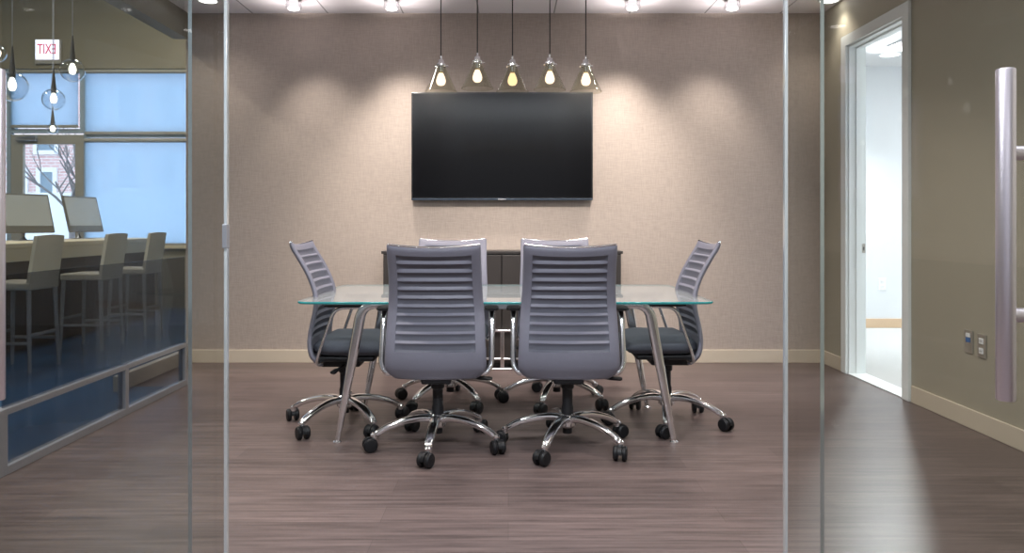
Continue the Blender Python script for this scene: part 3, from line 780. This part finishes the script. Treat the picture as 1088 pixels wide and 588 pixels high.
bm = bm_new(); box(bm, -0.006, 0.006, 0, ln, 0.893, ZC)
obj('upper_glass', bm, 'part_glass', pt, smooth=0)

# ------------------------------------------------------------------ lobby reflection, built as real things behind the partition
S8 = F / LY
def wx(px): return (px - CX) / S8
def wz(py): return CH - (py - CY) / S8
ztop, zsill = wz(73), wz(262)
d0, d1 = wx(10), wx(88)
bm = bm_new()
box(bm, LW, XL + 0.02, LY, LY + 0.15, ztop, LZ)
box(bm, d1, XL + 0.02, LY, LY + 0.15, 0, zsill)
box(bm, LW, d0 - 1.0, LY, LY + 0.15, 0, ztop)
struct('wall_lobby_window', bm, 'brownwall', 'brown bulkhead wall around the lobby windows', 'wall')
bm = boxb(d1, XL + 0.02, LY - 0.05, LY + 0.02, zsill - 0.03, zsill + 0.012, 0.004)
struct('trim_1', bm, 'cream', 'cream sill under the lobby window', 'window sill')
def frame_rect(bm, x0, x1, z0, z1, w, y0, y1):
    box(bm, x0, x0 + w, y0, y1, z0, z1); box(bm, x1 - w, x1, y0, y1, z0, z1)
    box(bm, x0 + w, x1 - w, y0, y1, z1 - w, z1); box(bm, x0 + w, x1 - w, y0, y1, z0, z0 + w)
bm = bm_new(); frame_rect(bm, d1, XL + 0.0, zsill, ztop, 0.045, LY + 0.02, LY + 0.10); box(bm, d1 + .045, XL - 0.045, LY + 0.02, LY + 0.10, wz(143) - 0.035, wz(143) + 0.03)
w3 = struct('window_3', bm, 'frame_blue', 'wide reflected lobby window with pale shades, built behind the glass partition', 'window')
bm = bm_new(); box(bm, d1 + .045, XL - 0.045, LY + 0.075, LY + 0.081, zsill + .045, wz(143) - 0.035); box(bm, d1 + .045, XL - 0.045, LY + 0.075, LY + 0.081, wz(143) + 0.03, ztop - .045)
obj('pane', bm, 'pane', w3, smooth=0)
bm = bm_new(); frame_rect(bm, d0 - 1.0, d0, 0.0, ztop, 0.05, LY + 0.02, LY + 0.10)
w4 = struct('window_4', bm, 'frame_blue', 'narrow lobby window left of the lobby door', 'window')
bm = bm_new(); box(bm, d0 - .95, d0 - .05, LY + .075, LY + .081, .05, ztop - .05); obj('pane', bm, 'pane', w4, smooth=0)
# transom and door
bm = bm_new(); frame_rect(bm, d0, d1, wz(141), ztop, 0.05, LY + 0.02, LY + 0.10)
w5 = struct('window_5', bm, 'frame_blue', 'shaded transom window above the lobby door', 'window')
bm = bm_new(); box(bm, d0 + .05, d1 - .05, LY + .075, LY + .081, wz(141) + .05, ztop - .05); obj('pane', bm, 'pane', w5, smooth=0)
dz = wz(143)
bm = bm_new(); box(bm, d0, d0 + 0.16, LY + 0.03, LY + 0.08, 0, dz); box(bm, d1 - 0.12, d1, LY + 0.03, LY + 0.08, 0, dz); box(bm, d0 + .16, d1 - .12, LY + 0.03, LY + 0.08, wz(153), dz); box(bm, d0 + .16, d1 - .12, LY + 0.03, LY + 0.08, 0, 0.25)
d4 = struct('door_4', bm, 'frame_tan', 'tan framed glass lobby door to the street', 'door')
bm = bm_new(); box(bm, d0 + .16, d1 - .12, LY + .052, LY + .058, 0.25, wz(153)); obj('pane', bm, 'pane', d4, smooth=0)
cl = obj('door_closer', boxb(d0 + 0.09, d0 + 0.36, LY - 0.02, LY + 0.03, dz - 0.085, dz - 0.03, 0.006), 'alu', d4)
obj('closer_arm', sweep(bm_new(), [(d0 + 0.15, LY - 0.025, dz - 0.04), (d0 + 0.42, LY - 0.06, dz - 0.03), (d0 + 0.2, LY - 0.01, dz - 0.01)], (0.008, 0.006), 8), 'alu', cl)
# roller shades
def roller(label, x0, x1, zb, zt):
    t = thing('roller_shade', label, 'roller shade', ((x0 + x1) / 2, LY, zt), group='pale blue lobby roller shades')
    h = (x1 - x0) / 2
    obj('cloth', boxb(-h, h, -0.006, -0.004, zb - zt, 0, 0), 'shade', t, smooth=0)
    obj('bottom_bar', boxb(-h, h, -0.018, 0.004, zb - zt - 0.025, zb - zt + 0.012, 0.004), 'frame_tan', t)
    obj('roller_tube', lathe(bm_new(), [(0.028, -h), (0.028, h)], 20, axis='X', c=(0, -0.005, -0.03)), 'frame_tan', t)
    return t
roller('pale blue roller shade over the transom of the lobby door', d0 + 0.02, d1 - 0.06, wz(134), ztop - 0.01)
roller('pale blue roller shade over the upper part of the wide lobby window', d1 + 0.03, XL - 0.02, wz(141), ztop - 0.01)
roller('pale blue roller shade over the lower part of the wide lobby window', d1 + 0.03, XL - 0.02, zsill + 0.03, wz(147))
# exit sign, reversed as in the reflection
p0 = at(37, 42, LY - 0.06); p1 = at(62, 63, LY - 0.06)
ex = thing('exit_sign', 'lit exit sign with reversed red letters on the brown bulkhead', 'exit sign', ((p0.x + p1.x) / 2, LY - 0.04, (p0.z + p1.z) / 2))
hw, hh = (p1.x - p0.x) / 2, (p0.z - p1.z) / 2
obj('housing', boxb(-hw - 0.02, hw + 0.02, 0.0, 0.04, -hh - 0.055, hh + 0.012, 0.006), 'frame_tan', ex)
obj('lit_face', boxb(-hw, hw, -0.012, 0.0, -hh, hh, 0.003), 'exit_face', ex)
fc = bpy.data.curves.new('letters', 'FONT'); fc.body = 'EXIT'; fc.size = 0.20; fc.align_x = 'CENTER'; fc.align_y = 'CENTER'; fc.extrude = 0.002; fc.offset = 0.001
fc.materials.append(M['exit_red'])
ft = bpy.data.objects.new('letters_curve', fc); COL.objects.link(ft); me = bpy.data.meshes.new_from_object(ft); bpy.data.objects.remove(ft)
fo = bpy.data.objects.new('letters', me); COL.objects.link(fo); fo.parent = ex; fo.location = (0, -0.016, 0); fo.rotation_euler = (PI / 2, 0, PI); fo.scale = (0.62, 0.95, 1)
# reception counter running in depth
ct = thing('reception_counter', 'long cream topped brown bar counter in the lobby behind the stools', 'counter', (-4.6, 7.2, 0))
obj('countertop', boxb(-0.42, 0.42, -2.2, 2.05, 0.915, 0.958, 0.006), 'cream', ct)
obj('front_panel', boxb(0.20, 0.24, -2.1, 1.98, 0.0, 0.915, 0.003), 'counter_wood', ct)
obj('end_panel', boxb(-0.36, 0.36, 1.98, 2.02, 0.0, 0.915, 0.003), 'counter_wood', ct)
obj('end_panel', boxb(-0.36, 0.36, -2.14, -2.10, 0.0, 0.915, 0.003), 'counter_wood', ct)
obj('apron', boxb(0.24, 0.405, -2.15, 2.0, 0.80, 0.915, 0.003), 'cream', ct)
# monitors
def monitor(label, x, y, yaw, W, H):
    t = thing('computer_monitor', label, 'computer monitor', (x, y, 0.958), yaw, 'monitors on the lobby counter')
    obj('stand_foot', boxb(-0.09, 0.09, -0.08, 0.08, 0, 0.008, 0.003), 'alu', t)
    obj('stand_neck', sweep(bm_new(), [(0, 0.05, 0.006), (0, 0.055, 0.10), (0, 0.02, 0.2)], (0.045, 0.006), 12, power=4), 'alu', t)
    hd = obj('case', boxb(-W / 2, W / 2, -0.012, 0.012, -H / 2, H / 2, 0.005), 'mon', t, loc=(0, 0.0, 0.07 + H / 2), rot=(-math.radians(14), 0, 0))
    obj('screen', boxb(-W / 2 + 0.018, W / 2 - 0.018, -0.0145, -0.010, -H / 2 + 0.07, H / 2 - 0.018, 0.001), 'mon_screen', hd)
    return t
monitor('larger blank grey monitor on the lobby counter, left of two', -4.78, 7.62, math.radians(72), 0.54, 0.40)
monitor('narrower blank grey monitor on the lobby counter, right of two', -4.78, 8.62, math.radians(80), 0.53, 0.41)
# bar stools (face the counter)
def stool(label):
    t = thing('bar_stool', label, 'bar stool', group='cream bar stools along the lobby counter')
    obj('seat', boxb(-0.19, 0.19, -0.19, 0.19, 0.62, 0.68, 0.015, 3), 'cream_seat', t)
    us = [-1 + 0.2 * k for k in range(11)]; vs = [k / 10 for k in range(11)]
    def bp(u, v, o): return Vector((u * 0.185 * (1 - 0.05 * v), -0.185 - 0.06 * v + 0.02 * u * u + o, 0.64 + 0.40 * v - 0.01 * u * u * v))
    obj('backrest', slab(bm_new(), us, vs, lambda u, v: bp(u, v, -0.014), lambda u, v: bp(u, v, 0.014)), 'cream_seat', t)
    for sx in (-1, 1):
        for sy in (-1, 1):
            obj('leg', sweep(bm_new(), [(sx * 0.165, sy * 0.165, 0.63), (sx * 0.185, sy * 0.185, 0.0)], [(0.017, 0.017), (0.012, 0.012)], 10, power=4), 'stool_leg', t)
    bm = bm_new()
    for q, z in ((0, 0.22), (1, 0.28), (2, 0.22), (3, 0.28)):
        a = q * PI / 2
        c, s = math.cos(a), math.sin(a)
        k = 0.177
        sweep(bm, [(k * (c - s), k * (s + c), z), (k * (c + s), k * (s - c), z)], (0.009, 0.012), 8, power=4)
    obj('footrest', bm, 'stool_leg', t)
    return t
s0 = None
for px, d, lab in ((22, 5.95, 'cream bar stool at the lobby counter, nearest and leftmost of three'), (98, 7.0, 'cream bar stool at the lobby counter, middle of three'), (144, 7.85, 'cream bar stool at the lobby counter, farthest and rightmost of three')):
    loc = ((px - CX) / F * d, d, 0)
    if s0 is None: s0 = stool(lab); s0.location = loc; s0.rotation_euler = (0, 0, PI / 2)
    else: dup(s0, lab, loc, PI / 2)
# globe pendants
def globe(label, px, py, d, r, group='globe pendants in the lobby'):
    p = at(px, py, d)
    t = thing('globe_pendant', label, 'pendant lamp', (p.x, d, p.z), group=group)
    obj('glass_globe', lathe(bm_new(), [(r * math.sin(PI * k / 24), -r * math.cos(PI * k / 24)) for k in range(23)] + [(0.02, r * 0.99)], 36), 'globe', t)
    obj('neck', lathe(bm_new(), [(0.022, r * 0.62), (0.024, r * 0.98), (0.008, r + 0.17), (0.004, r + 0.2), (0, r + 0.2)], 20), 'rail_dark', t)
    obj('bulb', lathe(bm_new(), [(0, r * 0.64), (0.014, r * 0.6), (0.03, r * 0.2), (0.03, 0), (0.02, -0.03), (0, -0.036)], 18), 'cool_bulb', t)
    obj('cord', lathe(bm_new(), [(0.003, r + 0.19), (0.003, LZ - p.z)], 8), 'alu', t)
globe('clear glass globe lamp low at the far left, beside the glass door handle', 13, 92, 6.0, 0.115)
globe('clear glass globe lamp hanging right of the exit sign', 77, 75, 6.6, 0.100)
globe('clear glass globe lamp hanging below and right of the exit sign', 57, 106, 7.2, 0.100)
globe('small glass globe lamp hanging lowest, over the lobby door head', 56, 137, 9.0, 0.062)
globe('clear glass globe lamp cut off by the left picture edge', -3, 57, 6.8, 0.075)

# outside the lobby windows
bm = bm_new(); box(bm, -30, 12, LY + 0.35, 40, -0.35, -0.25)
struct('ground', bm, 'snow', 'pale pavement outside the lobby', 'ground')
BY = 19.0; SB = F / BY
bl = thing('brick_building', 'pink brick building across the street, seen through the lobby door', 'building', (0, BY, -0.25))
zb = lambda py: CH - (py - CY) / SB + 0.25
xb = lambda px: (px - CX) / SB
bm = bm_new(); box(bm, -22, 2, 0, 1.0, 0, 9.0)
obj('facade', bm, 'brick', bl, smooth=0)
obj('stone_base', boxb(-22, 2, -0.08, 0.0, 0, zb(205), 0.01), 'stone', bl)
for px0, px1, py0, py1 in ((43, 58, 183, 212), (40, 60, 153, 160), (24, 27, 183, 205), (90, 106, 180, 210), (125, 148, 165, 200), (165, 190, 165, 200), (92, 112, 95, 130), (126, 148, 95, 130), (168, 190, 95, 130)):
    x0, x1, z0, z1 = xb(px0), xb(px1), zb(py1), zb(py0)
    bm = bm_new(); frame_rect(bm, x0 - 0.08, x1 + 0.08, z0 - 0.1, z1 + 0.1, 0.1, -0.06, 0.02)
    f = obj('window', bm, 'stone', bl, smooth=0)
    bm = bm_new(); box(bm, x0, x1, -0.02, 0.01, z0, z1); obj('pane', bm, 'far_glass', f, smooth=0)
tr = thing('bare_tree', 'bare leafless tree outside the lobby door', 'tree', (xb(76) * 15.0 / BY, 15.0, -0.25))
bm = bm_new()
def branch(p, d, L, r, n):
    q = p + d * L
    mid = p + d * L * 0.5 + Vector((random.uniform(-1, 1), random.uniform(-1, 1), 0)) * L * 0.06
    sweep(bm, [p, mid, q], [(r, r), (r * .8, r * .8), (r * .6, r * .6)], 7)
    if n:
        for k in range(3 if n > 2 else 2):
            dd = (d + Vector((random.uniform(-.8, .8), random.uniform(-.6, .6), random.uniform(-.1, .5)))).normalized()
            branch(p.lerp(q, random.uniform(.55, 1)), dd, L * random.uniform(.6, .8), r * .55, n - 1)
sweep(bm, [(0, 0, 0), (0.03, 0, 1.0), (0, 0, 1.9)], [(0.09, 0.09), (0.07, 0.07), (0.06, 0.06)], 10)
obj('trunk', bm, 'bark', tr)
bm = bm_new()
for k in range(5):
    branch(Vector((0, 0, 1.3 + k * 0.14)), Vector((random.uniform(-1, .8), random.uniform(-.6, .6), random.uniform(.4, 1))).normalized(), 0.9, 0.03, 3)
obj('branches', bm, 'bark', tr)

# ------------------------------------------------------------------ light
def lamp(name, typ, loc, power, col, size=0.1, aim=None, spot=None, blend=1.0):
    l = bpy.data.lights.new(name, typ); l.energy = power; l.color = col
    if typ == 'AREA': l.shape = 'DISK'; l.size = size
    else: l.shadow_soft_size = size
    if spot: l.spot_size = math.radians(spot); l.spot_blend = blend
    o = bpy.data.objects.new(name, l); COL.objects.link(o); o.location = loc
    if aim is not None:
        o.rotation_euler = (Vector(aim) - Vector(loc)).to_track_quat('-Z', 'Y').to_euler()
    return o
WARM = (1.0, 0.91, 0.83)
for px, lab in GD:
    x = (px - CX) / F * 5.8
    lamp('wall_wash_lamp', 'SPOT', (x, 5.78, ZC - 0.11), {312: 46, 416: 95, 672: 108, 778: 58}[px], WARM, 0.06, (x * 0.82, 6.21, 0.5), 80, 1.0)
for px, lab in GD:
    lamp('ceiling_fill_lamp', 'SPOT', ((px - CX) / F * 5.8, 5.8, ZC - 0.13), 4.5, (1.0, 0.92, 0.90), 0.03, ((px - CX) / F * 5.8, 5.8, ZC), 155, 0.15)  # upward spots added below the fixtures to brighten only the ceiling
for px in (221, 881):
    x = (px - CX) / F * DLY
    lamp('downlight_lamp', 'SPOT', (x, DLY - .03, ZC - 0.03), 14, WARM, 0.05, (x, DLY - .05, 0), 120, 1.0)
for x in (-0.8, 0.8):
    lamp('wall_fill_lamp', 'SPOT', (x, 4.05, ZC - 0.02), 230, WARM, 0.07, (x * 0.75, 6.21, 1.2), 58, 1.0)  # spots added out of view, brighten the middle of the back wall
for x in (-1.3, 0.0, 1.3):
    for y in (3.35, 4.6):
        lamp('room_fill_lamp', 'SPOT', (x, y, ZC - 0.02), 70 if y < 4 else 110, (1.0, 0.91, 0.86), 0.08, (x, y, 0), 116, 0.85)  # unseen fill spots added for table, chairs and floor, no fixtures modelled
lamp('office_downlight_lamp', 'SPOT', (3.84, 7.72, ZC - 0.03), 330, (0.93, 0.96, 1.0), 0.08, (3.2, 5.5, 0.0), 155, 0.6)
for x, y in ((4.2, 5.2), (5.6, 7.0), (5.6, 5.2)):
    lamp('office_ceiling_lamp', 'AREA', (x, y, ZC - 0.01), 42, (0.93, 0.97, 1.0), 0.5, (x, y, 0))
for y, pw in ((1.2, 145), (-2.6, 36)):
    o = lamp('entry_fill_strip', 'AREA', (0, y, ZC - 0.01), pw, (0.88, 0.93, 1.0), 3.6, (0, y, 0))  # strips added out of view for frontal fill and the television's upper sheen
    o.data.shape = 'RECTANGLE'; o.data.size = 3.6; o.data.size_y = 0.12; o.rotation_euler = (0, 0, 0)
for x, y in ((-5.0, 4.5), (-6.5, 7.0), (-4.0, 8.2)):
    lamp('lobby_ceiling_lamp', 'AREA', (x, y, LZ - 0.01), 85, (1.0, 0.93, 0.8), 0.4, (x, y, 0))

w = bpy.data.worlds.new('World'); scn.world = w; w.use_nodes = True
nt = w.node_tree; nt.nodes.clear()
out = nt.nodes.new('ShaderNodeOutputWorld'); bg = nt.nodes.new('ShaderNodeBackground')
bg.inputs[0].default_value = (0.78, 0.87, 1.0, 1); bg.inputs[1].default_value = 3.3
nt.links.new(bg.outputs[0], out.inputs[0])

# ------------------------------------------------------------------ camera
cam = bpy.data.cameras.new('Camera'); co = bpy.data.objects.new('Camera', cam); COL.objects.link(co)
co.location = (0, 0, CH); co.rotation_euler = (PI / 2, 0, 0)
cam.sensor_fit = 'HORIZONTAL'; cam.sensor_width = 36.0; cam.lens = F / 1088 * 36.0
cam.shift_x = (544 - CX) / 1088; cam.shift_y = -(294 - CY) / 1088
cam.clip_start = 0.05; cam.clip_end = 200
scn.camera = co
scn.cycles.max_bounces = 10; scn.cycles.diffuse_bounces = 4; scn.cycles.glossy_bounces = 5
scn.cycles.transparent_max_bounces = 24; scn.cycles.transmission_bounces = 8
scn.cycles.sample_clamp_indirect = 6.0
scn.view_settings.view_transform = 'Standard'; scn.view_settings.look = 'None'
scn.view_settings.gamma = 1.0; scn.view_settings.use_curve_mapping = False
scn.view_settings.exposure = 0.15
